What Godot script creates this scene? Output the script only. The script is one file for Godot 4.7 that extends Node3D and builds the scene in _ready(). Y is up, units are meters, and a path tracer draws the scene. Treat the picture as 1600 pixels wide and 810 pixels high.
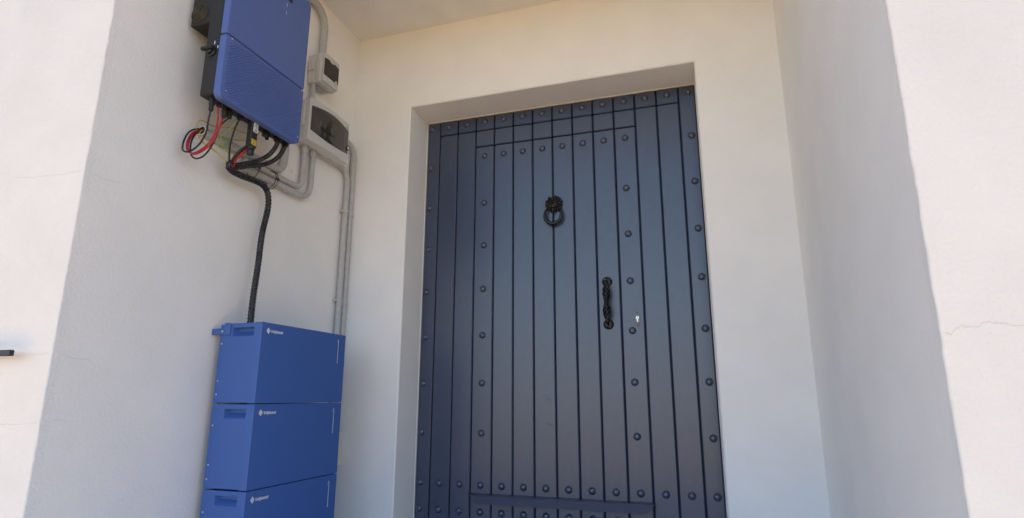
extends Node3D
# A recessed porch seen from its steps: plank door, battery stack, inverter, conduits and cables.

const H := 2.817        # porch ceiling
const XA := 0.363       # door opening
const XB := 1.917
const YD := 2.3205
const DZ := -0.2224     # face of the door planks
const XR := 2.2977      # right porch wall
const DL := 1.4834      # facade planes
const DR := 1.4453
const FLOOR := -0.05
const GROUND := -0.75
var M := {}
var used := {}
var rng := RandomNumberGenerator.new()

func V(x, y, z) -> Vector3: return Vector3(x, y, z)
func lin(r, g, b) -> Color: return Color(r, g, b).linear_to_srgb()

# ---------- nodes ----------
func numbered(n: String) -> String:
	var k: int = used.get(n, 0)
	used[n] = k + 1
	return n if k == 0 else "%s_%03d" % [n, k]
func thing(called: String, label: String, category: String, group := "") -> Node3D:
	var o := Node3D.new()
	o.name = numbered(called)
	add_child(o)
	o.set_meta("label", label)
	o.set_meta("category", category)
	if group: o.set_meta("group", group)
	return o
func sub(called: String, parent: Node3D) -> Node3D:
	var o := Node3D.new()
	o.name = called
	parent.add_child(o, true)
	return o
func mi(mesh: Mesh, called: String, m: Material, parent: Node, at := Vector3.ZERO) -> MeshInstance3D:
	var o := MeshInstance3D.new()
	o.name = called
	o.mesh = mesh
	o.material_override = m
	o.position = at
	o.cast_shadow = GeometryInstance3D.SHADOW_CASTING_SETTING_ON
	parent.add_child(o, true)
	return o
func st0() -> SurfaceTool:
	var s := SurfaceTool.new()
	s.begin(Mesh.PRIMITIVE_TRIANGLES)
	return s
func put(s: SurfaceTool, called: String, m: Material, parent: Node) -> MeshInstance3D:
	return mi(s.commit(), called, m, parent)

# ---------- shapes ----------
func tri(s: SurfaceTool, a: Vector3, b: Vector3, c: Vector3, n: Vector3, na = null, nb = null, nc = null):
	if (c - a).cross(b - a).dot(n) < 0.0:
		var t := b; b = c; c = t
		var tn = nb; nb = nc; nc = tn
	s.set_normal(n if na == null else na); s.add_vertex(a)
	s.set_normal(n if nb == null else nb); s.add_vertex(b)
	s.set_normal(n if nc == null else nc); s.add_vertex(c)
func quad(s: SurfaceTool, a, b, c, d, n: Vector3):
	tri(s, a, b, c, n); tri(s, a, c, d, n)
# chamfered box from corner to corner
func bbox(s: SurfaceTool, lo: Vector3, hi: Vector3, e := 0.002):
	var c := (lo + hi) * 0.5
	var h := (hi - lo) * 0.5
	e = min(e, min(h.x, min(h.y, h.z)) * 0.9)
	var ax := [Vector3.RIGHT, Vector3.UP, Vector3.BACK]
	var hs := [h.x, h.y, h.z]
	for i in 3:
		var j := (i + 1) % 3
		var k := (i + 2) % 3
		for sg in [-1.0, 1.0]:
			var n: Vector3 = ax[i] * sg
			var p: Vector3 = c + n * hs[i]
			var u: Vector3 = ax[j] * (hs[j] - e)
			var v: Vector3 = ax[k] * (hs[k] - e)
			quad(s, p - u - v, p + u - v, p + u + v, p - u + v, n)
		for s1 in [-1.0, 1.0]:
			for s2 in [-1.0, 1.0]:
				var n2: Vector3 = (ax[i] * s1 + ax[j] * s2).normalized()
				var w: Vector3 = ax[k] * (hs[k] - e)
				var p1: Vector3 = c + ax[i] * s1 * hs[i] + ax[j] * s2 * (hs[j] - e)
				var p2: Vector3 = c + ax[i] * s1 * (hs[i] - e) + ax[j] * s2 * hs[j]
				quad(s, p1 - w, p1 + w, p2 + w, p2 - w, n2)
	for a in [-1.0, 1.0]:
		for b in [-1.0, 1.0]:
			for d in [-1.0, 1.0]:
				var q := V(a, b, d)
				tri(s, c + V(a * h.x, b * (h.y - e), d * (h.z - e)), c + V(a * (h.x - e), b * h.y, d * (h.z - e)), c + V(a * (h.x - e), b * (h.y - e), d * h.z), q.normalized())
func boxmesh(lo: Vector3, hi: Vector3, e := 0.002) -> Mesh:
	var s := st0()
	bbox(s, lo, hi, e)
	return s.commit()
# surface of revolution about axis: prof = [[radius, height], ...]
func lathe(s: SurfaceTool, at: Vector3, axis: Vector3, prof: Array, n := 16, smooth := true):
	var y := axis.normalized()
	var x := y.cross(Vector3.UP if absf(y.y) < 0.9 else Vector3.RIGHT).normalized()
	var z := x.cross(y)
	for i in prof.size() - 1:
		var r0: float = prof[i][0]; var h0: float = prof[i][1]
		var r1: float = prof[i + 1][0]; var h1: float = prof[i + 1][1]
		for k in n:
			var a0 := TAU * k / n
			var a1 := TAU * (k + 1) / n
			var d0 := x * cos(a0) + z * sin(a0)
			var d1 := x * cos(a1) + z * sin(a1)
			var sl := V(h1 - h0, r0 - r1, 0).normalized()
			var n0 := d0 * sl.x + y * sl.y
			var n1 := d1 * sl.x + y * sl.y
			var p := [at + d0 * r0 + y * h0, at + d1 * r0 + y * h0, at + d1 * r1 + y * h1, at + d0 * r1 + y * h1]
			var nn := (n0 + n1).normalized()
			if r0 > 1e-6: tri(s, p[0], p[1], p[2], nn, n0, n1, n1)
			if r1 > 1e-6: tri(s, p[0], p[2], p[3], nn, n0, n1, n0)
func dome(r: float, h: float, rings := 5) -> Array:
	var a := []
	for i in rings + 1:
		var t := PI / 2 * i / rings
		a.append([r * cos(t) if i < rings else 0.0, h * sin(t)])
	return a
func smooth(p: Array, n := 8) -> Array:
	var o := []
	for i in p.size() - 1:
		var a: Vector3 = p[max(i - 1, 0)]
		var d: Vector3 = p[min(i + 2, p.size() - 1)]
		for k in n: o.append((p[i] as Vector3).cubic_interpolate(p[i + 1], a, d, float(k) / n))
	o.append(p[-1])
	return o
func fillet(p: Array, r: float, n := 10) -> Array:
	var o := [p[0]]
	for i in range(1, p.size() - 1):
		var b: Vector3 = p[i]
		var u: Vector3 = ((p[i - 1] as Vector3) - b).normalized()
		var w: Vector3 = ((p[i + 1] as Vector3) - b).normalized()
		for k in n + 1:
			var t := float(k) / n
			var a := b + u * r
			var c := b + w * r
			o.append(a.lerp(b, t).lerp(b.lerp(c, t), t))
	o.append(p[-1])
	return o
# tube along points; rad may be a number or a Callable(distance, angle)
func tube(s: SurfaceTool, p: Array, rad, n := 10, caps := true):
	var rows := []
	var nrm := []
	var t0: Vector3 = ((p[1] as Vector3) - p[0]).normalized()
	var x := t0.cross(Vector3.UP if absf(t0.y) < 0.9 else Vector3.RIGHT).normalized()
	var dist := 0.0
	for i in p.size():
		var t: Vector3 = ((p[min(i + 1, p.size() - 1)] as Vector3) - p[max(i - 1, 0)]).normalized()
		x = (x - t * x.dot(t)).normalized()
		var z := x.cross(t)
		if i > 0: dist += (p[i] as Vector3).distance_to(p[i - 1])
		var r1 := []
		var r2 := []
		for k in n:
			var a := TAU * k / n
			var d := x * cos(a) + z * sin(a)
			var r: float = rad.call(dist, a) if rad is Callable else rad
			r1.append((p[i] as Vector3) + d * r)
			r2.append(d)
		rows.append(r1); nrm.append(r2)
	for i in p.size() - 1:
		for k in n:
			var k2 := (k + 1) % n
			var nn: Vector3 = nrm[i][k] + nrm[i][k2]
			tri(s, rows[i][k], rows[i][k2], rows[i + 1][k2], nn, nrm[i][k], nrm[i][k2], nrm[i + 1][k2])
			tri(s, rows[i][k], rows[i + 1][k2], rows[i + 1][k], nn, nrm[i][k], nrm[i + 1][k2], nrm[i + 1][k])
	if caps:
		for e in [0, p.size() - 1]:
			var m: Vector3 = (p[1] as Vector3) - p[0] if e == 0 else (p[-2] as Vector3) - p[-1]
			for k in n: tri(s, p[e], rows[e][k], rows[e][(k + 1) % n], -m.normalized())
func tubemesh(p: Array, rad, n := 10) -> Mesh:
	var s := st0()
	tube(s, p, rad, n)
	return s.commit()
func ring(c: Vector3, axis: Vector3, r: float, n := 24) -> Array:
	var y := axis.normalized()
	var x := y.cross(Vector3.UP if absf(y.y) < 0.9 else Vector3.RIGHT).normalized()
	var z := x.cross(y)
	var o := []
	for k in n + 1: o.append(c + (x * cos(TAU * k / n) + z * sin(TAU * k / n)) * r)
	return o
# rounded plate facing +x: corners r = [bottom near, bottom far, top far, top near]; near is +z
func plate(s: SurfaceTool, x0: float, x1: float, y0: float, y1: float, z0: float, z1: float, r: Array, e: float, face := true):
	var cs := [[V(0, y0, z1), V(0, 1, -1), PI * 1.5], [V(0, y0, z0), V(0, 1, 1), PI], [V(0, y1, z0), V(0, -1, 1), PI * 0.5], [V(0, y1, z1), V(0, -1, -1), 0.0]]
	var rows := []
	for lay in [[x0, 0.0, 0.0], [x1 - e, 0.0, 0.0], [x1 - e * 0.3, e * 0.3, 0.75], [x1, e, 1.0]]:
		var row := []
		for i in 4:
			var rr: float = max(r[i], e * 1.08)
			var ins: float = lay[1]
			var cen: Vector3 = cs[i][0] + cs[i][1] * rr
			for k in 7:
				var a: float = cs[i][2] - PI / 2 * k / 6 + PI / 2
				# walk round: near-bottom, far-bottom, far-top, near-top
				var dirv := Vector3.ZERO
				var f := PI / 2 * k / 6
				if i == 0: dirv = V(0, -sin(f), cos(f))
				elif i == 1: dirv = V(0, -cos(f), -sin(f))
				elif i == 2: dirv = V(0, sin(f), -cos(f))
				else: dirv = V(0, cos(f), sin(f))
				row.append([V(lay[0], cen.y, cen.z) + dirv * (rr - ins), (dirv * (1.0 - lay[2]) + Vector3.RIGHT * lay[2]).normalized()])
		rows.append(row)
	var n: int = rows[0].size()
	for l in 3:
		for k in n:
			var k2 := (k + 1) % n
			var a = rows[l][k]; var b = rows[l][k2]; var c = rows[l + 1][k2]; var d = rows[l + 1][k]
			var nn: Vector3 = a[1] + c[1]
			tri(s, a[0], b[0], c[0], nn, a[1], b[1], c[1])
			tri(s, a[0], c[0], d[0], nn, a[1], c[1], d[1])
	if face:
		var mid := V(x1, (y0 + y1) / 2, (z0 + z1) / 2)
		for k in n: tri(s, mid, rows[3][k][0], rows[3][(k + 1) % n][0], Vector3.RIGHT)
# upright prism from a plan outline [[x, z], ...], perturbed per level by a Callable
func prism_xy(s: SurfaceTool, poly: PackedVector2Array, z0: float, z1: float):
	var idx := Geometry2D.triangulate_polygon(poly)
	for i in range(0, idx.size(), 3):
		for zz in [z0, z1]:
			tri(s, V(poly[idx[i]].x, poly[idx[i]].y, zz), V(poly[idx[i + 1]].x, poly[idx[i + 1]].y, zz), V(poly[idx[i + 2]].x, poly[idx[i + 2]].y, zz), Vector3.BACK if zz == max(z0, z1) else Vector3.FORWARD)
	var cw := Geometry2D.is_polygon_clockwise(poly)
	for i in poly.size():
		var a := poly[i]
		var b := poly[(i + 1) % poly.size()]
		var n := Vector2(b.y - a.y, a.x - b.x).normalized() * (-1.0 if cw else 1.0)
		quad(s, V(a.x, a.y, z0), V(b.x, b.y, z0), V(b.x, b.y, z1), V(a.x, a.y, z1), V(n.x, n.y, 0))

# ---------- materials ----------
func mat(c: Color, rough := 0.6, metal := 0.0, spec := 0.5) -> StandardMaterial3D:
	var m := StandardMaterial3D.new()
	m.albedo_color = c
	m.roughness = rough
	m.metallic = metal
	m.metallic_specular = spec
	return m
func noise_tex(freq: float, ramp: Array, sd: int, size := 512, oct := 4) -> NoiseTexture2D:
	var f := FastNoiseLite.new()
	f.seed = sd
	f.noise_type = FastNoiseLite.TYPE_SIMPLEX_SMOOTH
	f.frequency = freq
	f.fractal_octaves = oct
	var t := NoiseTexture2D.new()
	t.width = size
	t.height = size
	t.seamless = true
	t.noise = f
	var g := Gradient.new()
	var offs := PackedFloat32Array()
	var cols := PackedColorArray()
	for r in ramp:
		offs.append(r[0]); cols.append(r[1])
	g.offsets = offs
	g.colors = cols
	t.color_ramp = g
	return t
func grain(m: StandardMaterial3D, scale: float, freq: float, lo: float, sd: int, bump := 0.0, bumpfreq := 0.02, oct := 4):
	m.uv1_triplanar = true
	m.uv1_world_triplanar = true
	m.uv1_scale = Vector3.ONE * scale
	m.albedo_texture = noise_tex(freq, [[0.0, Color(lo, lo, lo)], [1.0, Color(1, 1, 1)]], sd, 512, oct)
	if bump > 0.0:
		m.heightmap_enabled = true
		m.heightmap_scale = bump
		m.heightmap_texture = noise_tex(bumpfreq, [[0.0, Color.BLACK], [1.0, Color.WHITE]], sd + 1, 1024, 5)
func materials():
	M.wall = mat(lin(0.87, 0.86, 0.825), 0.92, 0.0, 0.25)
	grain(M.wall, 0.9, 0.006, 0.975, 11, 0.085, 0.07)
	M.facade = mat(lin(0.87, 0.86, 0.825), 0.92, 0.0, 0.25)
	grain(M.facade, 0.9, 0.006, 0.97, 12, 0.16, 0.09)
	M.ceiling = mat(lin(0.87, 0.86, 0.825), 0.95, 0.0, 0.2)
	grain(M.ceiling, 0.9, 0.006, 0.95, 13, 0.06, 0.05)
	M.crack = mat(lin(0.64, 0.62, 0.59), 0.95)
	M.ground = mat(lin(0.65, 0.43, 0.15), 0.9)
	grain(M.ground, 0.15, 0.02, 0.8, 21)
	M.asphalt = mat(lin(0.055, 0.055, 0.058), 0.85)
	grain(M.asphalt, 0.5, 0.05, 0.8, 23)
	M.tile = mat(lin(0.74, 0.74, 0.73), 0.7)
	grain(M.tile, 1.0, 0.02, 0.85, 22)
	M.door = mat(lin(0.031, 0.048, 0.095), 0.33, 0.0, 0.95)
	grain(M.door, 3.0, 0.01, 0.90, 31, 0.012, 0.05)
	M.groove = mat(lin(0.008, 0.009, 0.012), 0.7)
	M.iron = mat(lin(0.005, 0.005, 0.005), 0.27, 0.0, 0.5)
	M.bronze = mat(lin(0.040, 0.035, 0.024), 0.34, 0.2, 0.6)
	grain(M.bronze, 25.0, 0.03, 0.25, 33)
	M.steel = mat(lin(0.62, 0.62, 0.60), 0.35, 0.9)
	M.aged = mat(lin(0.13, 0.13, 0.125), 0.4, 0.7)
	M.caulk = mat(lin(0.74, 0.72, 0.69), 0.8)
	M.blue = mat(lin(0.056, 0.142, 0.43), 0.48, 0.0, 0.5)
	grain(M.blue, 6.0, 0.05, 0.93, 41, 0.006, 0.08)
	M.blue2 = mat(lin(0.082, 0.142, 0.40), 0.45, 0.0, 0.5)
	grain(M.blue2, 6.0, 0.05, 0.93, 42, 0.006, 0.08)
	M.black = mat(lin(0.012, 0.0125, 0.014), 0.5)
	M.black2 = mat(lin(0.018, 0.0175, 0.018), 0.6)
	M.screen = mat(lin(0.004, 0.004, 0.006), 0.12)
	M.wire = mat(lin(0.16, 0.14, 0.10), 0.35, 0.8)
	M.white = mat(lin(0.78, 0.78, 0.80), 0.6)
	M.grey = mat(lin(0.51, 0.508, 0.495), 0.5)
	grain(M.grey, 4.0, 0.02, 0.9, 51)
	M.grey2 = mat(lin(0.62, 0.615, 0.60), 0.42)
	grain(M.grey2, 4.0, 0.02, 0.93, 52)
	M.smoke = mat(Color(0.03, 0.032, 0.035, 0.62), 0.06)
	M.smoke.transparency = BaseMaterial3D.TRANSPARENCY_ALPHA
	M.inside = mat(lin(0.18, 0.175, 0.165), 0.7)
	M.cream = mat(lin(0.66, 0.60, 0.47), 0.55)
	M.red = mat(lin(0.42, 0.022, 0.035), 0.45)
	M.cable = mat(lin(0.011, 0.011, 0.012), 0.42)
	M.yellow = mat(lin(0.50, 0.42, 0.07), 0.5)
	M.greenwire = mat(lin(0.30, 0.46, 0.16), 0.5)
	M.greentag = mat(lin(0.22, 0.42, 0.27), 0.6)
	M.label = mat(lin(0.72, 0.72, 0.68), 0.6)
	M.labely = mat(lin(0.72, 0.50, 0.03), 0.6)
	M.sleeve = mat(Color.WHITE, 0.45, 0.0, 0.4)
	M.sleeve.uv1_triplanar = true
	M.sleeve.uv1_world_triplanar = true
	M.sleeve.uv1_scale = Vector3.ONE * 8.0
	M.sleeve.albedo_texture = noise_tex(0.075, [[0.0, lin(0.006, 0.006, 0.007)], [0.78, lin(0.007, 0.007, 0.008)], [0.82, lin(0.35, 0.35, 0.36)], [1.0, lin(0.6, 0.6, 0.6)]], 61, 512, 1)

# ---------- house ----------
func wall_block(left: bool, parent: Node3D):
	# solid block whose porch side and facade meet at an uneven rounded plaster corner
	var f := FastNoiseLite.new()
	f.seed = 5 if left else 6
	f.frequency = 1.0
	var s := st0()
	var s2 := st0()
	var z1: float = DL if left else DR
	var xo: float = 0.0 if left else XR
	var sg := -1.0 if left else 1.0
	var prev := []
	var ys := []
	var y := GROUND - 0.1
	while y < 3.2:
		ys.append(y); y += 0.02
	for yy in ys:
		var wob := f.get_noise_2d(yy * 9.0, 0.0) * 0.0022 + f.get_noise_2d(yy * 45.0, 7.0) * 0.0016
		var r := 0.0055 + f.get_noise_2d(yy * 20.0, 33.0) * 0.003
		var row := [[V(xo, yy, z1 - 0.03), V(-sg, 0, 0)]]
		for k in 6:
			var a := PI / 2 * k / 5
			row.append([V(xo + sg * (r - r * cos(a) + wob), yy, z1 - r + r * sin(a) - absf(wob) * 0.5), V(-sg * cos(a), 0, sin(a))])
		row.append([V(xo + sg * 0.05, yy, z1), V(0, 0, 1)])
		row.append([V(xo + sg * 4.0, yy, z1), V(0, 0, 1)])
		if prev:
			for k in row.size() - 1:
				var nn: Vector3 = row[k][1] + row[k + 1][1]
				tri(s, prev[k][0], prev[k + 1][0], row[k + 1][0], nn, prev[k][1], prev[k + 1][1], row[k + 1][1])
				tri(s, prev[k][0], row[k + 1][0], row[k][0], nn, prev[k][1], row[k + 1][1], row[k][1])
		prev = row
	var y0: float = ys[0]
	var y1: float = ys[-1]
	var fo := xo + sg * 4.0
	# far end, top
	quad(s, V(fo, y0, z1), V(fo, y1, z1), V(fo, y1, -3.0), V(fo, y0, -3.0), V(sg, 0, 0))
	quad(s, V(xo, y1, z1 - 0.03), V(fo, y1, z1 - 0.03), V(fo, y1, -3.0), V(xo, y1, -3.0), Vector3.UP)
	quad(s, V(xo, y1, z1 - 0.03), V(fo, y1, z1 - 0.03), V(fo, y1, z1), V(xo + sg * 0.01, y1, z1), Vector3.UP)
	quad(s, V(xo, y0, -3.0), V(fo, y0, -3.0), V(fo, y1, -3.0), V(xo, y1, -3.0), V(0, 0, -1))
	var fm := put(s, "facade", M.facade, parent)
	quad(s2, V(xo, y0, -3.0), V(xo, y1, -3.0), V(xo, y1, z1 - 0.03), V(xo, y0, z1 - 0.03), V(-sg, 0, 0))
	var wm := put(s2, "porch_side_wall", M.wall, parent)
	return [fm, wm]
# hairline crack: thin jagged ribbon in the plaster, on a plane facing n
func crack(parent: Node3D, p: Array, n: Vector3, w := 0.0011, sd := 1):
	rng.seed = sd
	var q := smooth(p, 6)
	var s := st0()
	var prev := []
	for i in q.size():
		var c: Vector3 = q[i]
		if i > 0 and i < q.size() - 1: c.y += rng.randf_range(-0.0022, 0.0022)
		var ww := w * rng.randf_range(0.4, 1.0) * (0.25 if i == 0 or i == q.size() - 1 else 1.0)
		var row := [c + Vector3.UP * ww + n * 0.0006, c - Vector3.UP * ww + n * 0.0006]
		if prev: quad(s, prev[0], prev[1], row[1], row[0], n)
		prev = row
	put(s, "crack", M.crack, parent)
func house():
	var h := thing("house", "white plastered house front with a recessed porch around the dark door", "house")
	var l: Array = wall_block(true, h)
	var r: Array = wall_block(false, h)
	# back wall with the door opening, slightly rounded arrises
	var s := st0()
	var e := 0.006
	var zb := -0.6
	quad(s, V(-0.01, FLOOR - 0.1, 0), V(XA - e, FLOOR - 0.1, 0), V(XA - e, YD + e, 0), V(-0.01, YD + e, 0), Vector3.BACK)
	quad(s, V(XB + e, FLOOR - 0.1, 0), V(XR + 0.01, FLOOR - 0.1, 0), V(XR + 0.01, YD + e, 0), V(XB + e, YD + e, 0), Vector3.BACK)
	quad(s, V(-0.01, YD + e, 0), V(XR + 0.01, YD + e, 0), V(XR + 0.01, H + 0.01, 0), V(-0.01, H + 0.01, 0), Vector3.BACK)
	quad(s, V(XA - e, FLOOR - 0.1, 0), V(XA, FLOOR - 0.1, -e), V(XA, YD, -e), V(XA - e, YD + e, 0), V(1, 0, 1).normalized())
	quad(s, V(XB + e, FLOOR - 0.1, 0), V(XB, FLOOR - 0.1, -e), V(XB, YD, -e), V(XB + e, YD + e, 0), V(-1, 0, 1).normalized())
	quad(s, V(XA - e, YD + e, 0), V(XA, YD, -e), V(XB, YD, -e), V(XB + e, YD + e, 0), V(0, -1, 1).normalized())
	put(s, "porch_back_wall", M.wall, h)
	s = st0()
	quad(s, V(XA, FLOOR - 0.1, -e), V(XA, YD, -e), V(XA, YD, zb), V(XA, FLOOR - 0.1, zb), Vector3.RIGHT)
	quad(s, V(XB, FLOOR - 0.1, -e), V(XB, YD, -e), V(XB, YD, zb), V(XB, FLOOR - 0.1, zb), Vector3.LEFT)
	quad(s, V(XA, YD, -e), V(XB, YD, -e), V(XB, YD, zb), V(XA, YD, zb), Vector3.DOWN)
	put(s, "door_reveal", M.wall, h)
	mi(boxmesh(V(-0.2, H, -2.9), V(XR + 0.2, 3.15, 1.43), 0.004), "porch_ceiling", M.ceiling, h)
	mi(boxmesh(V(-0.2, FLOOR - 0.3, -2.95), V(XR + 0.2, H + 0.1, -0.62), 0.004), "inner_wall", M.wall, h)
	s = st0()
	lathe(s, V(0.0, 1.781, 0.508), Vector3.RIGHT, [[0.006, 0.0], [0.006, 0.002], [0.0035, 0.002], [0.003, 0.0004], [0.0, 0.0004]], 12)
	put(s, "wall_plug", M.crack, l[1])
	# hairline cracks in the render
	var n := Vector3.BACK
	crack(l[0], [V(-0.3326, 1.4281, DL), V(-0.2075, 1.4204, DL), V(-0.0878, 1.4153, DL), V(-0.010, 1.4168, DL)], n, 0.0007, 2)
	crack(l[1], [V(0, 1.4169, DL - 0.031), V(0, 1.4165, 1.437), V(0, 1.4125, 1.408), V(0, 1.422, 1.356)], Vector3.RIGHT, 0.0007, 3)
	crack(l[0], [V(-0.095, 0.832, DL), V(-0.067, 0.8275, DL), V(-0.008, 0.832, DL)], n, 0.0007, 4)
	crack(l[1], [V(0, 0.8324, DL - 0.031), V(0, 0.8222, 1.424), V(0, 0.8162, 1.358)], Vector3.RIGHT, 0.0007, 5)
	crack(l[0], [V(-0.3, 0.620, DL), V(-0.163, 0.6215, DL), V(-0.081, 0.6246, DL), V(-0.010, 0.629, DL)], n, 0.0007, 6)
	crack(l[1], [V(0, 0.6293, DL - 0.031), V(0, 0.6352, 1.44), V(0, 0.6281, 1.40)], Vector3.RIGHT, 0.0006, 7)
	crack(r[0], [V(2.3045, 0.8271, DR), V(2.3157, 0.8243, DR), V(2.331, 0.8383, DR), V(2.352, 0.836, DR), V(2.3617, 0.8372, DR), V(2.374, 0.8448, DR), V(2.392, 0.842, DR), V(2.41, 0.838, DR), V(2.4297, 0.8365, DR), V(2.52, 0.834, DR)], n, 0.0008, 8)

# ---------- door ----------
func plank_mesh(w: float, h: float, e := 0.0048) -> Mesh:
	return boxmesh(V(-w / 2, -h / 2, -0.03), V(w / 2, h / 2, 0.0), e)
func door():
	var d := thing("entrance_door", "dark slate blue plank door studded with domed nails in deep white reveal", "door")
	var P := 0.115
	var x0 := 0.4474
	var g := 0.0042
	mi(boxmesh(V(XA + 0.001, FLOOR, DZ - 0.1), V(XB - 0.001, YD - 0.001, DZ - 0.018), 0.001), "backing_board", M.groove, d)
	var top := YD - 0.003
	rng.seed = 404
	var cell := func(xa: float, xb: float, ya: float, yb: float):
		var m := mi(plank_mesh(xb - xa - g, yb - ya - g), "plank", M.door, d, V((xa + xb) / 2, (ya + yb) / 2, DZ + rng.randf_range(-0.0007, 0.0)))
		m.rotation = V(rng.randf_range(-0.0008, 0.0008), rng.randf_range(-0.005, 0.005), 0)
		return m
	cell.call(XA + 0.004, x0, FLOOR, top)
	cell.call(x0 + 12 * P, XB - 0.004, FLOOR, top)
	for i in 12:
		var xa := x0 + i * P
		cell.call(xa, xa + P, 2.2265, top)
		if i < 2 or i > 9:
			cell.call(xa, xa + P, FLOOR, 2.2265)
		else:
			cell.call(xa, xa + P, 2.1245, 2.2265)
			cell.call(xa, xa + P, 0.2195, 2.1245)
			cell.call(xa, xa + P, FLOOR, 0.2195)
	# domed nail heads
	var s := st0()
	lathe(s, Vector3.ZERO, Vector3.BACK, [[0.0185, 0.0], [0.0185, 0.002], [0.0165, 0.0035]] + dome(0.0165, 0.0120).map(func(a): return [a[0], a[1] + 0.0035]), 18)
	var nail := s.commit()
	var rows := [2.2765, 2.028, 1.778, 1.5285, 1.281, 1.028, 0.776, 0.521, 0.266, 0.138]
	for yy in rows:
		mi(nail, "stud", M.door, d, V(0.3945, yy, DZ))
		mi(nail, "stud", M.door, d, V(1.881, yy, DZ))
		if yy < 1.9 and yy > 0.3:
			mi(nail, "stud", M.door, d, V(0.736, yy, DZ))
			mi(nail, "stud", M.door, d, V(1.5345, yy, DZ))
	for i in 12:
		var xc := x0 + (i + 0.5) * P
		mi(nail, "stud", M.door, d, V(xc, 2.2765, DZ))
		if i >= 2 and i <= 9: mi(nail, "stud", M.door, d, V(xc, 2.062, DZ))
		mi(nail, "stud", M.door, d, V(xc, 0.266, DZ))
		mi(nail, "stud", M.door, d, V(xc, 0.138, DZ))
	# drip rail with mitred ends
	s = st0()
	var t0 := V(0.6925, 0.224, DZ + 0.044)
	var t1 := V(1.6040, 0.224, DZ + 0.044)
	var u0 := V(0.7246, 0.182, DZ + 0.040)
	var u1 := V(1.5592, 0.182, DZ + 0.040)
	var e0 := V(0.686, 0.2285, DZ - 0.001)
	var e1 := V(1.604, 0.2285, DZ - 0.001)
	var w0 := V(0.722, 0.180, DZ - 0.001)
	var w1 := V(1.559, 0.180, DZ - 0.001)
	var m0 := t0 + V(0.004, -0.005, 0.003)
	var m1 := t1 + V(-0.004, -0.005, 0.003)
	quad(s, m0, m1, u1, u0, V(0, -0.1, 0.99).normalized())
	quad(s, t0, t1, m1, m0, V(0, 0.6, 0.8))
	quad(s, t0, t1, e1, e0, Vector3.UP)
	quad(s, u0, u1, w1, w0, Vector3.DOWN)
	quad(s, t0, u0, w0, e0, V(-0.8, -0.6, 0))
	quad(s, t1, u1, w1, e1, V(0.8, -0.6, 0))
	put(s, "drip_rail", M.door, d)
	# sealant line between door and plaster
	s = st0()
	bbox(s, V(XA, YD - 0.004, DZ - 0.01), V(XB, YD + 0.001, DZ + 0.002), 0.001)
	bbox(s, V(XA - 0.001, FLOOR, DZ - 0.01), V(XA + 0.0035, YD - 0.004, DZ + 0.002), 0.001)
	bbox(s, V(XB - 0.0035, FLOOR, DZ - 0.01), V(XB + 0.001, YD - 0.004, DZ + 0.002), 0.001)
	put(s, "sealant_line", M.caulk, d)
	for q in [[1.0985, 0.701], [1.107, 0.579]]:
		s = st0()
		lathe(s, V(q[0], q[1], DZ - 0.0004), Vector3.BACK, dome(0.015, 0.0012, 4), 16)
		put(s, "paint_blister", M.door, d)
	knocker(d)
	handle(d)
	lock(d)
func blob(s: SurfaceTool, c: Vector3, rx: Vector3, ry: Vector3, rz: Vector3, n := 8, m := 6):
	# ellipsoid given by three half axes
	var row0 := []
	for i in m + 1:
		var t := PI * i / m
		var row := []
		for k in n + 1:
			var a := TAU * k / n
			var q := V(sin(t) * cos(a), cos(t), sin(t) * sin(a))
			row.append([c + rx * q.x + ry * q.y + rz * q.z, (rx / rx.length_squared() * q.x + ry / ry.length_squared() * q.y + rz / rz.length_squared() * q.z).normalized()])
		if row0:
			for k in n:
				var nn: Vector3 = row0[k][1] + row[k + 1][1] + row[k][1] + row0[k + 1][1]
				if i > 1: tri(s, row0[k][0], row0[k + 1][0], row[k + 1][0], nn, row0[k][1], row0[k + 1][1], row[k + 1][1])
				if i < m: tri(s, row0[k][0], row[k + 1][0], row[k][0], nn, row0[k][1], row[k + 1][1], row[k][1])
		row0 = row
func lobe(s: SurfaceTool, a: Vector3, b: Vector3, ra: float, rb: float):
	tube(s, smooth([a, a.lerp(b, 0.5) + V(0, 0, 0.004), b], 4), func(t, _x): return lerpf(ra, rb, clampf(t / max(a.distance_to(b), 0.001), 0, 1)), 6)
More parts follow.
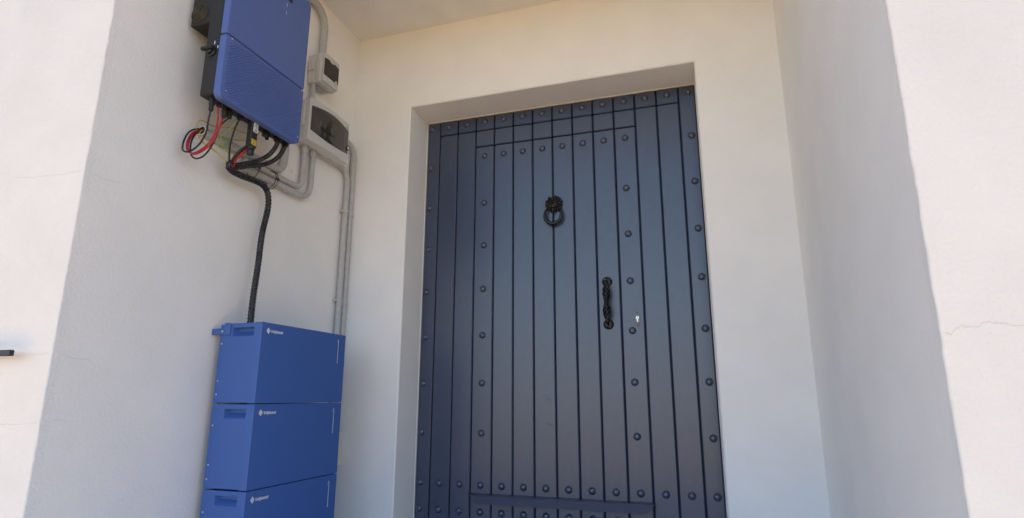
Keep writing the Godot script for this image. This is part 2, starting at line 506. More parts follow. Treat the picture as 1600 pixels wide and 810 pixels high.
func knocker(d: Node3D):
	var k := sub("door_knocker", d)
	k.position = V(1.1425, 1.722, DZ)
	rng.seed = 77
	var s := st0()
	# lion mask: skull, brow, muzzle, cheeks, ears
	blob(s, V(0, 0, 0.012), V(0.030, 0, 0), V(0, 0.034, 0), V(0, 0, 0.018), 14, 10)
	blob(s, V(0, -0.012, 0.031), V(0.011, 0, 0), V(0, 0.011, 0), V(0, 0, 0.012), 10, 8)
	for sx in [-1.0, 1.0]:
		blob(s, V(0.008 * sx, -0.016, 0.031), V(0.0085, 0, 0), V(0, 0.007, 0), V(0, 0, 0.009), 10, 8)
		blob(s, V(0.012 * sx, 0.010, 0.027), V(0.0085, 0.003 * sx, 0), V(-0.002 * sx, 0.004, 0), V(0, 0, 0.006), 8, 6)
		blob(s, V(0.018 * sx, -0.006, 0.022), V(0.008, 0, 0), V(0, 0.010, 0), V(0, 0, 0.008), 8, 6)
		blob(s, V(0.027 * sx, 0.026, 0.018), V(0.006, 0.004 * sx, 0), V(-0.004 * sx, 0.007, 0), V(0, 0, 0.006), 8, 6)
	tube(s, [V(0, 0.016, 0.026), V(0, 0.002, 0.036), V(0, -0.007, 0.042)], func(t, _x): return 0.0042 + t * 0.09, 8)
	blob(s, V(0, -0.031, 0.022), V(0.013, 0, 0), V(0, 0.007, 0), V(0, 0, 0.010), 8, 6)
	put(s, "lion_mask", M.bronze, k)
	s = st0()
	for sx in [-1.0, 1.0]: blob(s, V(0.0115 * sx, 0.004, 0.0305), V(0.004, 0, 0), V(0, 0.003, 0), V(0, 0, 0.003), 8, 6)
	put(s, "eyes", M.iron, k)
	# mane of curling locks: a crowded oval wreath, tallest round the face
	s = st0()
	blob(s, V(0, 0.004, 0.004), V(0.043, 0, 0), V(0, 0.041, 0), V(0, 0, 0.012), 18, 8)
	for lay in 3:
		var cnt: int = [19, 16, 12][lay]
		for i in cnt:
			var a := TAU * (i + 0.5 * lay) / cnt + rng.randf_range(-0.08, 0.08)
			var rr: float = [0.043, 0.034, 0.026][lay] * rng.randf_range(0.95, 1.05)
			var zc: float = [0.010, 0.018, 0.023][lay]
			var c := V(cos(a) * rr, 0.004 + sin(a) * rr * 0.95, zc)
			var tn := V(-sin(a), cos(a), 0)
			var rd := V(cos(a), sin(a), 0)
			var sw := rng.randf_range(-0.5, 0.5)
			var ax := (rd + tn * sw).normalized()
			var ay := V(-ax.y, ax.x, 0)
			blob(s, c, ax * rng.randf_range(0.0085, 0.0105), ay * rng.randf_range(0.0042, 0.0058), V(0, 0, 0.0075), 7, 5)
	put(s, "mane", M.bronze, k)
	# broad stirrup-shaped ring with a beaded striker
	var half := [V(-0.035, -0.022, 0.022), V(-0.043, -0.044, 0.026), V(-0.045, -0.066, 0.028), V(-0.040, -0.088, 0.028), V(-0.023, -0.104, 0.028), V(0, -0.110, 0.028)]
	var all := half.duplicate()
	for i in range(4, -1, -1): all.append(V(-half[i].x, half[i].y, half[i].z))
	s = st0()
	tube(s, smooth(all, 5), func(t, _x): return 0.0058 + 0.0046 * sin(clampf(t / 0.23, 0, 1) * PI), 9)
	for i in 5: lathe(s, V(-0.012 + 0.006 * i, -0.110, 0.028), Vector3.RIGHT, [[0.0, -0.003], [0.009 - 0.0012 * abs(i - 2), -0.002], [0.0098 - 0.0012 * abs(i - 2), 0.0], [0.009 - 0.0012 * abs(i - 2), 0.002], [0.0, 0.003]], 10)
	lobe(s, V(0, -0.03, 0.024), V(0, -0.052, 0.022), 0.006, 0.003)
	put(s, "ring", M.iron, k)
	s = st0()
	lathe(s, V(0, -0.108, 0), Vector3.BACK, [[0.012, 0.0], [0.012, 0.006], [0.0, 0.014]], 14)
	put(s, "strike_plate", M.iron, k)
func handle(d: Node3D):
	var h := sub("pull_handle", d)
	h.position = V(1.417, 1.172, DZ)
	for sy in [1.0, -1.0]:
		var s := st0()
		lathe(s, V(0, 0.109 * sy, 0), Vector3.BACK, [[0.0265, 0.0], [0.0265, 0.004], [0.024, 0.008], [0.014, 0.013], [0.0, 0.0145]], 24)
		put(s, "rose", M.iron, h)
		s = st0()
		lathe(s, V(-0.011, 0.109 * sy + 0.011, 0.0075), V(-0.2, 0.2, 1), dome(0.0052, 0.003).map(func(a): return [a[0], a[1] + 0.0015]), 10)
		put(s, "screw", M.steel, h)
		s = st0()
		tube(s, smooth([V(0, 0.109 * sy, 0.008), V(0, 0.107 * sy, 0.03), V(0, 0.096 * sy, 0.043), V(0, 0.078 * sy, 0.045)], 6), 0.0088, 10)
		put(s, "arm", M.iron, h)
	# two basket twists with a collar between
	for sy in [1.0, -1.0]:
		var s := st0()
		for k in 5:
			var pts := []
			for i in 25:
				var t := i / 24.0
				var r := 0.0055 + 0.0105 * pow(sin(PI * t), 0.8)
				var a := TAU * k / 5.0 + t * PI * 1.3
				pts.append(V(cos(a) * r, sy * (0.006 + 0.080 * t), 0.045 + sin(a) * r))
			tube(s, pts, 0.0047, 7)
		put(s, "twisted_grip", M.iron, h)
		s = st0()
		tube(s, [V(0, sy * 0.004, 0.045), V(0, sy * 0.044, 0.045), V(0, sy * 0.088, 0.045)], 0.0075, 8)
		put(s, "grip_core", M.iron, h)
	var s3 := st0()
	lathe(s3, V(0, -0.011, 0.045), Vector3.UP, [[0.0, 0.0], [0.0105, 0.001], [0.014, 0.006], [0.011, 0.011], [0.014, 0.016], [0.0105, 0.021], [0.0, 0.022]], 14)
	put(s3, "collar", M.iron, h)
func lock(d: Node3D):
	var e := sub("lock_escutcheon", d)
	e.position = V(1.562, 1.087, DZ)
	var poly := PackedVector2Array()
	for q in [[0, 0.038], [0.004, 0.034], [0.009, 0.031], [0.012, 0.026], [0.008, 0.022], [0.0125, 0.019], [0.0135, 0.008], [0.0135, -0.010], [0.0125, -0.019], [0.008, -0.023], [0.010, -0.028], [0.008, -0.034], [0.004, -0.036], [0, -0.041]]: poly.append(Vector2(q[0], q[1]))
	for i in range(12, 0, -1): poly.append(Vector2(-poly[i].x, poly[i].y))
	var s := st0()
	prism_xy(s, poly, -0.001, 0.0035)
	put(s, "plate", M.aged, e)
	s = st0()
	for sy in [0.029, -0.030]: tube(s, ring(V(0, sy, 0.0045), Vector3.BACK, 0.0042, 12), 0.0014, 6, false)
	put(s, "scroll", M.aged, e)
	s = st0()
	lathe(s, V(0, 0.004, 0), Vector3.BACK, [[0.0088, 0.0], [0.0088, 0.008], [0.008, 0.009], [0.0, 0.009]], 18)
	bbox(s, V(-0.0048, -0.018, 0), V(0.0048, 0.002, 0.0085), 0.0015)
	put(s, "cylinder", M.steel, e)
	s = st0()
	bbox(s, V(-0.001, 0.0, 0.0085), V(0.001, 0.0085, 0.0095), 0.0002)
	put(s, "keyway", M.iron, e)

# ---------- batteries ----------
func emblem(s: SurfaceTool, c: Vector3, r: float):
	# upright diamond sliced by curved gaps, on a plane facing +x (y up, -z to the right)
	var bands := [[-1.0, -0.36], [-0.22, 0.30], [0.44, 1.0]]
	for bd in bands:
		for i in 8:
			var x0 := -1.0 + 0.25 * i
			var x1 := x0 + 0.25
			var q := []
			for e in [[x0, bd[0]], [x1, bd[0]], [x1, bd[1]], [x0, bd[1]]]:
				var lim: float = 1.0 - absf(e[0])
				var yy: float = e[1] + (0.28 * sin(e[0] * 2.4) if absf(e[1]) < 0.9 else 0.0)
				yy = clampf(yy, -lim, lim)
				q.append(c + V(0, yy * r * 1.05, -e[0] * r))
			quad(s, q[0], q[1], q[2], q[3], Vector3.RIGHT)
func battery(top: float, label: String) -> Node3D:
	var b := thing("battery_module", label, "battery", "blue battery modules stacked against the porch wall")
	b.position = V(0.15, top - 0.3105, 0.606)
	var o := -b.position
	var y1 := top
	var y0 := top - 0.3105
	var zn := 0.887
	var zf := 0.323
	var s := st0()
	# rear case with a grip pocket sunk into its near side
	var xa := 0.062; var xb := 0.216
	var zz := zn - 0.004
	var rx0 := 0.104; var rx1 := 0.205; var ry0 := y1 - 0.054; var ry1 := y1 - 0.019
	var ya := y0 + 0.004; var yb := y1 - 0.002
	quad(s, V(xa, ya, zz) + o, V(rx0, ya, zz) + o, V(rx0, yb, zz) + o, V(xa, yb, zz) + o, Vector3.BACK)
	quad(s, V(rx1, ya, zz) + o, V(xb, ya, zz) + o, V(xb, yb, zz) + o, V(rx1, yb, zz) + o, Vector3.BACK)
	quad(s, V(rx0, ya, zz) + o, V(rx1, ya, zz) + o, V(rx1, ry0, zz) + o, V(rx0, ry0, zz) + o, Vector3.BACK)
	quad(s, V(rx0, ry1, zz) + o, V(rx1, ry1, zz) + o, V(rx1, yb, zz) + o, V(rx0, yb, zz) + o, Vector3.BACK)
	quad(s, V(xa, yb, zz) + o, V(xb, yb, zz) + o, V(xb, yb, zf) + o, V(xa, yb, zf) + o, Vector3.UP)
	quad(s, V(xa, ya, zz) + o, V(xb, ya, zz) + o, V(xb, ya, zf) + o, V(xa, ya, zf) + o, Vector3.DOWN)
	quad(s, V(xa, ya, zz) + o, V(xa, yb, zz) + o, V(xa, yb, zf) + o, V(xa, ya, zf) + o, Vector3.LEFT)
	quad(s, V(xa, ya, zf) + o, V(xb, ya, zf) + o, V(xb, yb, zf) + o, V(xa, yb, zf) + o, Vector3.FORWARD)
	quad(s, V(xb, ya, zz) + o, V(xb, yb, zz) + o, V(xb, yb, zf) + o, V(xb, ya, zf) + o, Vector3.RIGHT)
	put(s, "case", M.blue, b)
	s = st0()
	var i0 := V(rx0 + 0.006, ry0 + 0.020, zz - 0.024) + o
	var i1 := V(rx1 - 0.006, ry1 - 0.001, zz - 0.024) + o
	var a0 := V(rx0, ry0, zz) + o
	var a1 := V(rx1, ry1, zz) + o
	var A := [V(a0.x, a0.y, a0.z), V(a1.x, a0.y, a0.z), V(a1.x, a1.y, a0.z), V(a0.x, a1.y, a0.z)]
	var B := [V(i0.x, i0.y, i0.z), V(i1.x, i0.y, i0.z), V(i1.x, i1.y, i0.z), V(i0.x, i1.y, i0.z)]
	var mid: Vector3 = (A[0] + B[2]) * 0.5
	for i in 4:
		var j := (i + 1) % 4
		var nn: Vector3 = ((A[j] as Vector3) - A[i]).cross((B[i] as Vector3) - A[i]).normalized()
		if nn.dot(mid - A[i]) < 0: nn = -nn
		quad(s, A[i], A[j], B[j], B[i], nn)
	quad(s, B[0], B[1], B[2], B[3], Vector3.BACK)
	put(s, "grip_pocket", M.blue, b)
	# front cover, overlapping the case
	s = st0()
	plate(s, 0.212, 0.247, y0 + 0.0012, y1 - 0.0005, zf - 0.003, zn + 0.001, [0.004, 0.004, 0.004, 0.004], 0.0035)
	var fc := put(s, "front_cover", M.blue, b)
	fc.position = o
	# wall flange with screws, and the clamp at the top
	mi(boxmesh(V(0.036, y0 + 0.001, zn - 0.024) + o, V(0.0605, y1 - 0.004, zn - 0.010) + o, 0.0015), "side_flange", M.blue, b)
	for yy in [y1 - 0.081, y1 - 0.225, y1 - 0.276]:
		s = st0()
		lathe(s, V(0.050, yy, zn - 0.010) + o, Vector3.BACK, dome(0.0042, 0.003, 3), 10)
		put(s, "screw", M.steel, b)
	# lettering and mark
	s = st0()
	emblem(s, V(0.2475, y1 - 0.0325, 0.852) + o, 0.0118)
	put(s, "emblem", M.white, b)
	var tm := TextMesh.new()
	tm.text = "Solplanet"
	var f := SystemFont.new()
	f.font_names = PackedStringArray(["Droid Sans"])
	f.font_weight = 600
	tm.font = f
	tm.font_size = 32
	tm.pixel_size = 0.00048
	tm.depth = 0.0004
	tm.horizontal_alignment = HORIZONTAL_ALIGNMENT_LEFT
	var t := mi(tm, "lettering", M.white, b, V(0.2473, y1 - 0.0332, 0.8355) + o)
	t.rotation.y = PI / 2
	s = st0()
	bbox(s, V(0.2465, y1 - 0.134, 0.3772) + o, V(0.2477, y1 - 0.029, 0.3792) + o, 0.0003)
	bbox(s, V(0.2465, y1 - 0.036, 0.3835) + o, V(0.2476, y1 - 0.0345, 0.390) + o, 0.0002)
	bbox(s, V(0.2465, y1 - 0.0275, 0.376) + o, V(0.2476, y1 - 0.0255, 0.384) + o, 0.0002)
	put(s, "status_strip", M.white, b)
	return b
func batteries():
	var b1 := battery(0.989, "blue battery module topmost of the stack under the black bundle")
	# clamp that ties the top module to the wall
	var o := -b1.position
	var s := st0()
	bbox(s, V(0.003, 0.944, 0.8775) + o, V(0.066, 0.968, 0.889) + o, 0.0025)
	bbox(s, V(0.064, 0.940, 0.884) + o, V(0.0935, 0.9895, 0.8905) + o, 0.003)
	put(s, "wall_clamp", M.blue, b1)
	s = st0()
	lathe(s, V(0.058, 0.956, 0.889) + o, Vector3.BACK, dome(0.0045, 0.003, 3), 10)
	put(s, "screw", M.steel, b1)
	battery(0.6775, "blue battery module between two others in the stack")
	battery(0.366, "blue battery module lowest in the stack of three")
	var base := thing("plinth", "low blue plinth carrying the battery stack on porch floor", "plinth")
	mi(boxmesh(V(0.06, FLOOR, 0.33), V(0.235, 0.054, 0.88), 0.004), "plinth_body", M.blue, base)

# ---------- inverter ----------
func inverter():
	var v := thing("inverter", "blue and black box inverter high on the wall with ribbed lower cover", "inverter")
	v.position = V(0.0, 1.8, 0.975)
	var o := -v.position
	mi(boxmesh(V(0.129, 1.803, 0.742) + o, V(0.197, 2.50, 1.2075) + o, 0.006), "body", M.black, v)
	mi(boxmesh(V(0.0235, 2.1275, 0.80) + o, V(0.131, 2.50, 1.195) + o, 0.004), "heat_sink_housing", M.black2, v)
	mi(boxmesh(V(0.0, 2.16, 0.86) + o, V(0.03, 2.44, 1.12) + o, 0.003), "wall_bracket", M.black2, v)
	# covers
	var s := st0()
	plate(s, 0.198, 0.230, 2.0535, 2.495, 0.748, 1.2075, [0.002, 0.002, 0.028, 0.028], 0.008)
	var c1 := put(s, "upper_cover", M.blue2, v)
	c1.position = o
	s = st0()
	plate(s, 0.198, 0.2295, 1.786, 2.0505, 0.748, 1.2075, [0.026, 0.026, 0.002, 0.002], 0.008)
	var c2 := put(s, "lower_cover", M.blue2, v)
	c2.position = o
	# rows of raised dashes on the lower cover
	s = st0()
	# slanting raised lines: they climb away from the near edge
	var dirv := V(0, 0.62, -0.785)
	var nor := V(0, 0.785, 0.62)
	var org := V(0.2293, 1.9185, 0.978)
	for i in range(-38, 39):
		var run := -0.40
		while run < 0.40:
			var a := org + nor * (0.0094 * i) + dirv * run
			var c := a + dirv * 0.0125
			run += 0.0135
			if min(a.y, c.y) < 1.797 or max(a.y, c.y) > 2.041 or min(a.z, c.z) < 0.760 or max(a.z, c.z) > 1.195: continue
			if (a.y < 1.812 or c.y > 2.03) and (c.z < 0.775 or a.z > 1.172): continue
			var up := V(0.0034, 0, 0)
			var w := nor * 0.0028
			quad(s, a - w, c - w, c + up, a + up, V(0.7, -0.5, -0.4))
			quad(s, a + w, c + w, c + up, a + up, V(0.7, 0.5, 0.4))
			tri(s, a - w, a + w, a + up, -dirv)
			tri(s, c - w, c + w, c + up, dirv)
	var rb := put(s, "ribbing", M.blue2, c2)
	rb.set_meta("kind", "stuff")
	for q in [[2.0405, 1.181], [1.8205, 1.181], [2.0405, 0.7665], [1.8185, 0.7645]]:
		s = st0()
		lathe(s, V(0.2292, q[0], q[1]), Vector3.RIGHT, dome(0.0038, 0.0028, 3), 10)
		put(s, "cover_screw", M.steel, c2)
	mi(boxmesh(V(0.226, 2.406, 0.879), V(0.2308, 2.46, 1.07), 0.0004), "display", M.screen, c1)
	s = st0()
	bbox(s, V(0.2298, 2.372, 0.9085), V(0.2306, 2.386, 0.9105), 0.0002)
	put(s, "indicator", M.white, c1)
	s = st0()
	bbox(s, V(0.2298, 2.334, 0.9080), V(0.2306, 2.348, 0.9100), 0.0002)
	put(s, "indicator", M.white, c1)
	# cooling fan behind its wire guard, facing the porch front
	var fan := sub("fan", v)
	var fc := V(0.0655, 2.178, 1.1955) + o
	s = st0()
	lathe(s, fc, Vector3.BACK, [[0.0, 0.0003], [0.040, 0.0003]], 28)
	put(s, "fan_opening", M.groove, fan)
	s = st0()
	for r in [0.009, 0.0165, 0.024, 0.0315, 0.039]: tube(s, ring(fc + V(0, 0, 0.002), Vector3.BACK, r, 26), 0.0011, 5, false)
	for k in 2:
		var dv := V(cos(PI / 4 + k * PI / 2), sin(PI / 4 + k * PI / 2), 0) * 0.041
		tube(s, [fc + V(0, 0, 0.0012) - dv, fc + V(0, 0, 0.0012) + dv], 0.0009, 5)
	put(s, "wire_guard", M.wire, fan)
	# rotary isolator knob on the near side
	var sw := sub("isolator_switch", v)
	s = st0()
	lathe(s, V(0.163, 1.985, 1.2065) + o, Vector3.BACK, [[0.024, 0.0], [0.024, 0.006], [0.017, 0.008], [0.016, 0.016], [0.0, 0.018]], 20)
	bbox(s, V(0.130, 1.983, 1.214) + o, V(0.186, 1.997, 1.232) + o, 0.004)
	put(s, "knob", M.cable, sw)
	s = st0()
	bbox(s, V(0.1725, 2.012, 1.2068) + o, V(0.1765, 2.026, 1.2082) + o, 0.0003)
	bbox(s, V(0.190, 1.992, 1.2068) + o, V(0.1935, 2.004, 1.2082) + o, 0.0003)
	put(s, "position_mark", M.white, sw)
	# underside glands, and blanked sockets
	for g in [[0.165, 1.092, 0.011, 0.04], [0.165, 1.034, 0.015, 0.022], [0.165, 0.889, 0.016, 0.03], [0.15, 0.86, 0.010, 0.03], [0.165, 0.815, 0.017, 0.022], [0.165, 0.762, 0.017, 0.022]]:
		s = st0()
		lathe(s, V(g[0], 1.806, g[1]) + o, Vector3.DOWN, [[g[2], 0.0], [g[2], g[3] * 0.55], [g[2] * 0.82, g[3] * 0.6], [g[2] * 0.82, g[3]], [0.0, g[3]]], 12)
		put(s, "cable_gland", M.cable, v)
	# plug-in logger stick with its labels
	var lg := sub("logger_stick", v)
	var l0 := V(0.176, 1.682, 0.966) + o
	var l1 := V(0.2, 1.806, 1.004) + o
	mi(boxmesh(l0, l1, 0.003), "stick_body", M.black, lg)
	s = st0()
	lathe(s, V(0.188, 1.684, 0.985) + o, Vector3.DOWN, [[0.0155, 0.0], [0.0155, 0.012], [0.012, 0.014], [0.014, 0.017], [0.014, 0.034], [0.0, 0.036]], 12)
	put(s, "stick_cap", M.cable, lg)
	mi(boxmesh(V(0.1995, 1.746, 0.969) + o, V(0.2006, 1.793, 0.994) + o, 0.0002), "white_label", M.label, lg)
	mi(boxmesh(V(0.1995, 1.690, 0.971) + o, V(0.2006, 1.714, 0.997) + o, 0.0002), "yellow_label", M.labely, lg)
	s = st0()
	for i in 6: bbox(s, V(0.2004, 1.750 + i * 0.0065, 0.972) + o, V(0.2010, 1.7525 + i * 0.0065, 0.990 - 0.004 * (i % 3)) + o, 0.0001)
	for i in 3: bbox(s, V(0.2004, 1.695 + i * 0.006, 0.975) + o, V(0.2010, 1.697 + i * 0.006, 0.992 - 0.004 * (i % 2)) + o, 0.0001)
	var lpr := put(s, "label_print", M.cable, lg)
	lpr.set_meta("kind", "stuff")

# ---------- boxes ----------
func consumer_unit():
	var b := thing("consumer_unit", "grey breaker box with wide smoked window beside the inverter", "breaker box")
	var x1 := 0.088
	var y0 := 1.928; var y1 := 2.168; var z0 := 0.178; var z1 := 0.520
	mi(boxmesh(V(0.0, y0 + 0.004, z0 + 0.004), V(0.058, y1 - 0.004, z1 - 0.004), 0.008), "back_box", M.grey2, b)
	# front cover: a frame round the window opening, top and bottom edges bowed
	var s := st0()
	var oz0 := z0 + 0.012; var oz1 := z1 - 0.008
	var N := 16
	var yt := func(t: float): return y1 - 0.048 + 0.020 * sin(PI * t)
	var yb := func(t: float): return y0 + 0.062 - 0.016 * sin(PI * t)
	var xf := func(t: float): return 0.092 + 0.010 * sin(PI * t)
	for i in N:
		var t0 := float(i) / N
		var t1 := float(i + 1) / N
		var za := lerpf(oz0, oz1, t0); var zb := lerpf(oz0, oz1, t1)
		for band in [[yt.call(t0), yt.call(t1), y1 - 0.006, y1 - 0.006], [y0 + 0.006, y0 + 0.006, yb.call(t0), yb.call(t1)]]:
			quad(s, V(xf.call(t0), band[0], za), V(xf.call(t1), band[1], zb), V(xf.call(t1), band[3], zb), V(xf.call(t0), band[2], za), Vector3.RIGHT)
		quad(s, V(xf.call(t0), yt.call(t0), za), V(xf.call(t1), yt.call(t1), zb), V(0.07, yt.call(t1), zb), V(0.07, yt.call(t0), za), Vector3.DOWN)
		quad(s, V(xf.call(t0), yb.call(t0), za), V(xf.call(t1), yb.call(t1), zb), V(0.07, yb.call(t1), zb), V(0.07, yb.call(t0), za), Vector3.UP)
		quad(s, V(xf.call(t0), y1 - 0.006, za), V(xf.call(t1), y1 - 0.006, zb), V(0.056, y1, zb), V(0.056, y1, za), V(0.3, 1, 0).normalized())
		quad(s, V(xf.call(t0), y0 + 0.006, za), V(xf.call(t1), y0 + 0.006, zb), V(0.056, y0, zb), V(0.056, y0, za), V(0.3, -1, 0).normalized())
	for e in [[oz1, z1, 1.0], [oz0, z0, -1.0]]:
		quad(s, V(0.092, y0 + 0.006, e[0]), V(0.092, y1 - 0.006, e[0]), V(0.084, y1 - 0.008, e[1]), V(0.084, y0 + 0.008, e[1]), V(0.9, 0, 0.3 * e[2]).normalized())
		quad(s, V(0.084, y0 + 0.008, e[1]), V(0.084, y1 - 0.008, e[1]), V(0.056, y1, e[1]), V(0.056, y0, e[1]), V(0, 0, e[2]))
		tri(s, V(0.092, y1 - 0.006, e[0]), V(0.084, y1 - 0.008, e[1]), V(0.056, y1, e[1]), Vector3.UP)
		tri(s, V(0.092, y1 - 0.006, e[0]), V(0.056, y1, e[0]), V(0.056, y1, e[1]), Vector3.UP)
		tri(s, V(0.092, y0 + 0.006, e[0]), V(0.084, y0 + 0.008, e[1]), V(0.056, y0, e[1]), Vector3.DOWN)
		tri(s, V(0.092, y0 + 0.006, e[0]), V(0.056, y0, e[0]), V(0.056, y0, e[1]), Vector3.DOWN)
	quad(s, V(0.056, y0, z0), V(0.056, y0, z1), V(0.056, y0 + 0.01, z1), V(0.056, y0 + 0.01, z0), Vector3.LEFT)
	put(s, "cover", M.grey2, b)
	# interior and breakers behind the smoked window
	mi(boxmesh(V(0.058, y0 + 0.03, z0 + 0.012), V(0.066, y1 - 0.02, z1 - 0.012), 0.001), "inner_panel", M.inside, b)
	for i in 6:
		var zc := 0.295 + i * 0.0185 + (0.018 if i > 2 else 0.0)
		var br := mi(boxmesh(V(0.064, 2.006, zc), V(0.078, 2.082, zc + 0.0172), 0.001), "breaker", M.grey if i % 2 else M.inside, b)
		mi(boxmesh(V(0.077, 2.034, zc + 0.004), V(0.086, 2.05, zc + 0.0132), 0.001), "toggle", M.cable, br)
	s = st0()
	for i in N:
		var t0 := float(i) / N
		var t1 := float(i + 1) / N
		var za := lerpf(oz0 + 0.002, oz1 - 0.002, t0); var zb := lerpf(oz0 + 0.002, oz1 - 0.002, t1)
		var n0 := V(1, 0, -0.15 * cos(PI * t0)).normalized()
		quad(s, V(xf.call(t0) - 0.001, yb.call(t0), za), V(xf.call(t1) - 0.001, yb.call(t1), zb), V(xf.call(t1) - 0.001, yt.call(t1), zb), V(xf.call(t0) - 0.001, yt.call(t0), za), n0)
	put(s, "smoked_window", M.smoke, b)
	s = st0()
	lathe(s, V(0.092, 2.022, 0.192), Vector3.RIGHT, [[0.0115, 0.0], [0.0115, 0.004], [0.0, 0.004]], 14)
	put(s, "latch_seat", M.cable, b)
	s = st0()
	lathe(s, V(0.095, 2.022, 0.192), Vector3.RIGHT, dome(0.008, 0.006, 4), 14)
	put(s, "latch", M.steel, b)
	mi(boxmesh(V(0.094, 2.1285, 0.200), V(0.0965, 2.138, 0.222), 0.0006), "maker_plate", M.grey, b)
	# side lugs and moulded knock-outs under the box
	mi(boxmesh(V(0.03, 2.02, z1 - 0.006), V(0.058, 2.15, z1 + 0.004), 0.003), "side_lug", M.grey2, b)
	for i in 4:
		s = st0()
		var zc := 0.36 - 0.05 * i
		tube(s, ring(V(0.03, y0 + 0.0035, zc), Vector3.UP, 0.018, 18), 0.0022, 5, false)
		tube(s, ring(V(0.03, y0 + 0.0035, zc), Vector3.UP, 0.011, 14), 0.0018, 5, false)
		put(s, "knock_out", M.grey2, b)
func small_breaker():
	var b := thing("small_breaker_box", "small grey breaker box with one dark window below the ceiling conduit", "breaker box")
	var y0 := 2.283; var y1 := 2.452; var z0 := 0.322; var z1 := 0.462
	mi(boxmesh(V(0.0, y0 + 0.003, z0 + 0.003), V(0.052, y1 - 0.006, z1 - 0.003), 0.006), "back_box", M.grey2, b)
	mi(boxmesh(V(0.0535, y0, z0), V(0.085, y1 - 0.004, z1), 0.006), "cover", M.grey2, b)
	# raised face with an arched top round the window
	var s := st0()
	var pr := PackedVector2Array()
	for i in 13:
		var t := i / 12.0
		pr.append(Vector2(lerpf(z0 + 0.006, z1 - 0.006, t), y1 - 0.006 + 0.004 * sin(PI * t)))
	pr.append(Vector2(z1 - 0.006, y0 + 0.008)); pr.append(Vector2(z0 + 0.006, y0 + 0.008))
	var tmp := st0()
	prism_xy(tmp, pr, 0.084, 0.1)
	var fm := put(tmp, "face", M.grey2, b)
	# the prism was drawn facing +z with its width along x: turn it to face +x
	fm.rotation.y = PI / 2
	fm.position = V(0, 0, z0 + z1)
	s = st0()
	var wn := PackedVector2Array()
	wn.append(Vector2(z0 + 0.008, y0 + 0.042)); wn.append(Vector2(z1 - 0.010, y0 + 0.042))
	for i in 13:
		var t := i / 12.0
		wn.append(Vector2(lerpf(z1 - 0.010, z0 + 0.008, t), y1 - 0.034 + 0.006 * sin(PI * t) - (0.008 if t > 0.36 and t < 0.64 else 0.0)))
	prism_xy(s, wn, 0.0985, 0.1022)
	var wm := put(s, "window", M.screen, b)
	wm.rotation.y = PI / 2
	wm.position = V(0, 0, z0 + z1)
	s = st0()
	lathe(s, V(0.1015, y0 + 0.045, z0 + 0.028), Vector3.RIGHT, dome(0.0085, 0.006, 4), 14)
	put(s, "latch", M.steel, b)
	mi(boxmesh(V(0.0995, y1 - 0.030, z0 + 0.034), V(0.1025, y1 - 0.018, z0 + 0.062), 0.0008), "maker_plate", M.grey, b)
	mi(boxmesh(V(0.014, y0 - 0.002, z0 + 0.03), V(0.044, y0 + 0.004, z0 + 0.1), 0.002), "knock_out", M.grey, b)
	mi(boxmesh(V(0.01, y1 - 0.10, z1 - 0.004), V(0.044, y1 - 0.045, z1 + 0.004), 0.003), "side_lug", M.grey2, b)

# ---------- conduits ----------
func conduit(pts: Array, r: float, fr: float, label: String) -> Node3D:
	var c := thing("conduit", label, "conduit", "grey plastic conduits fixed to the porch side wall")
	mi(tubemesh(fillet(pts, fr), r, 14), "pipe", M.grey, c)
	return c
func collar(c: Node3D, at: Vector3, axis: Vector3, r: float, len := 0.03):
	var s := st0()
	lathe(s, at - axis * len * 0.5, axis, [[r * 0.8, 0.0], [r + 0.002, 0.0], [r + 0.003, 0.002], [r + 0.003, len - 0.002], [r + 0.002, len], [r * 0.8, len]], 16)
	put(s, "collar", M.grey, c)
func clip(c: Node3D, y: float, x: float, z: float, r: float):
	var s := st0()
	lathe(s, V(x, y - 0.008, z), Vector3.UP, [[r, 0.0], [r + 0.003, 0.001], [r + 0.003, 0.015], [r, 0.016]], 14)
	bbox(s, V(0.0, y - 0.008, z + r), V(x + 0.002, y + 0.008, z + r + 0.011), 0.002)
	put(s, "clip", M.grey, c)
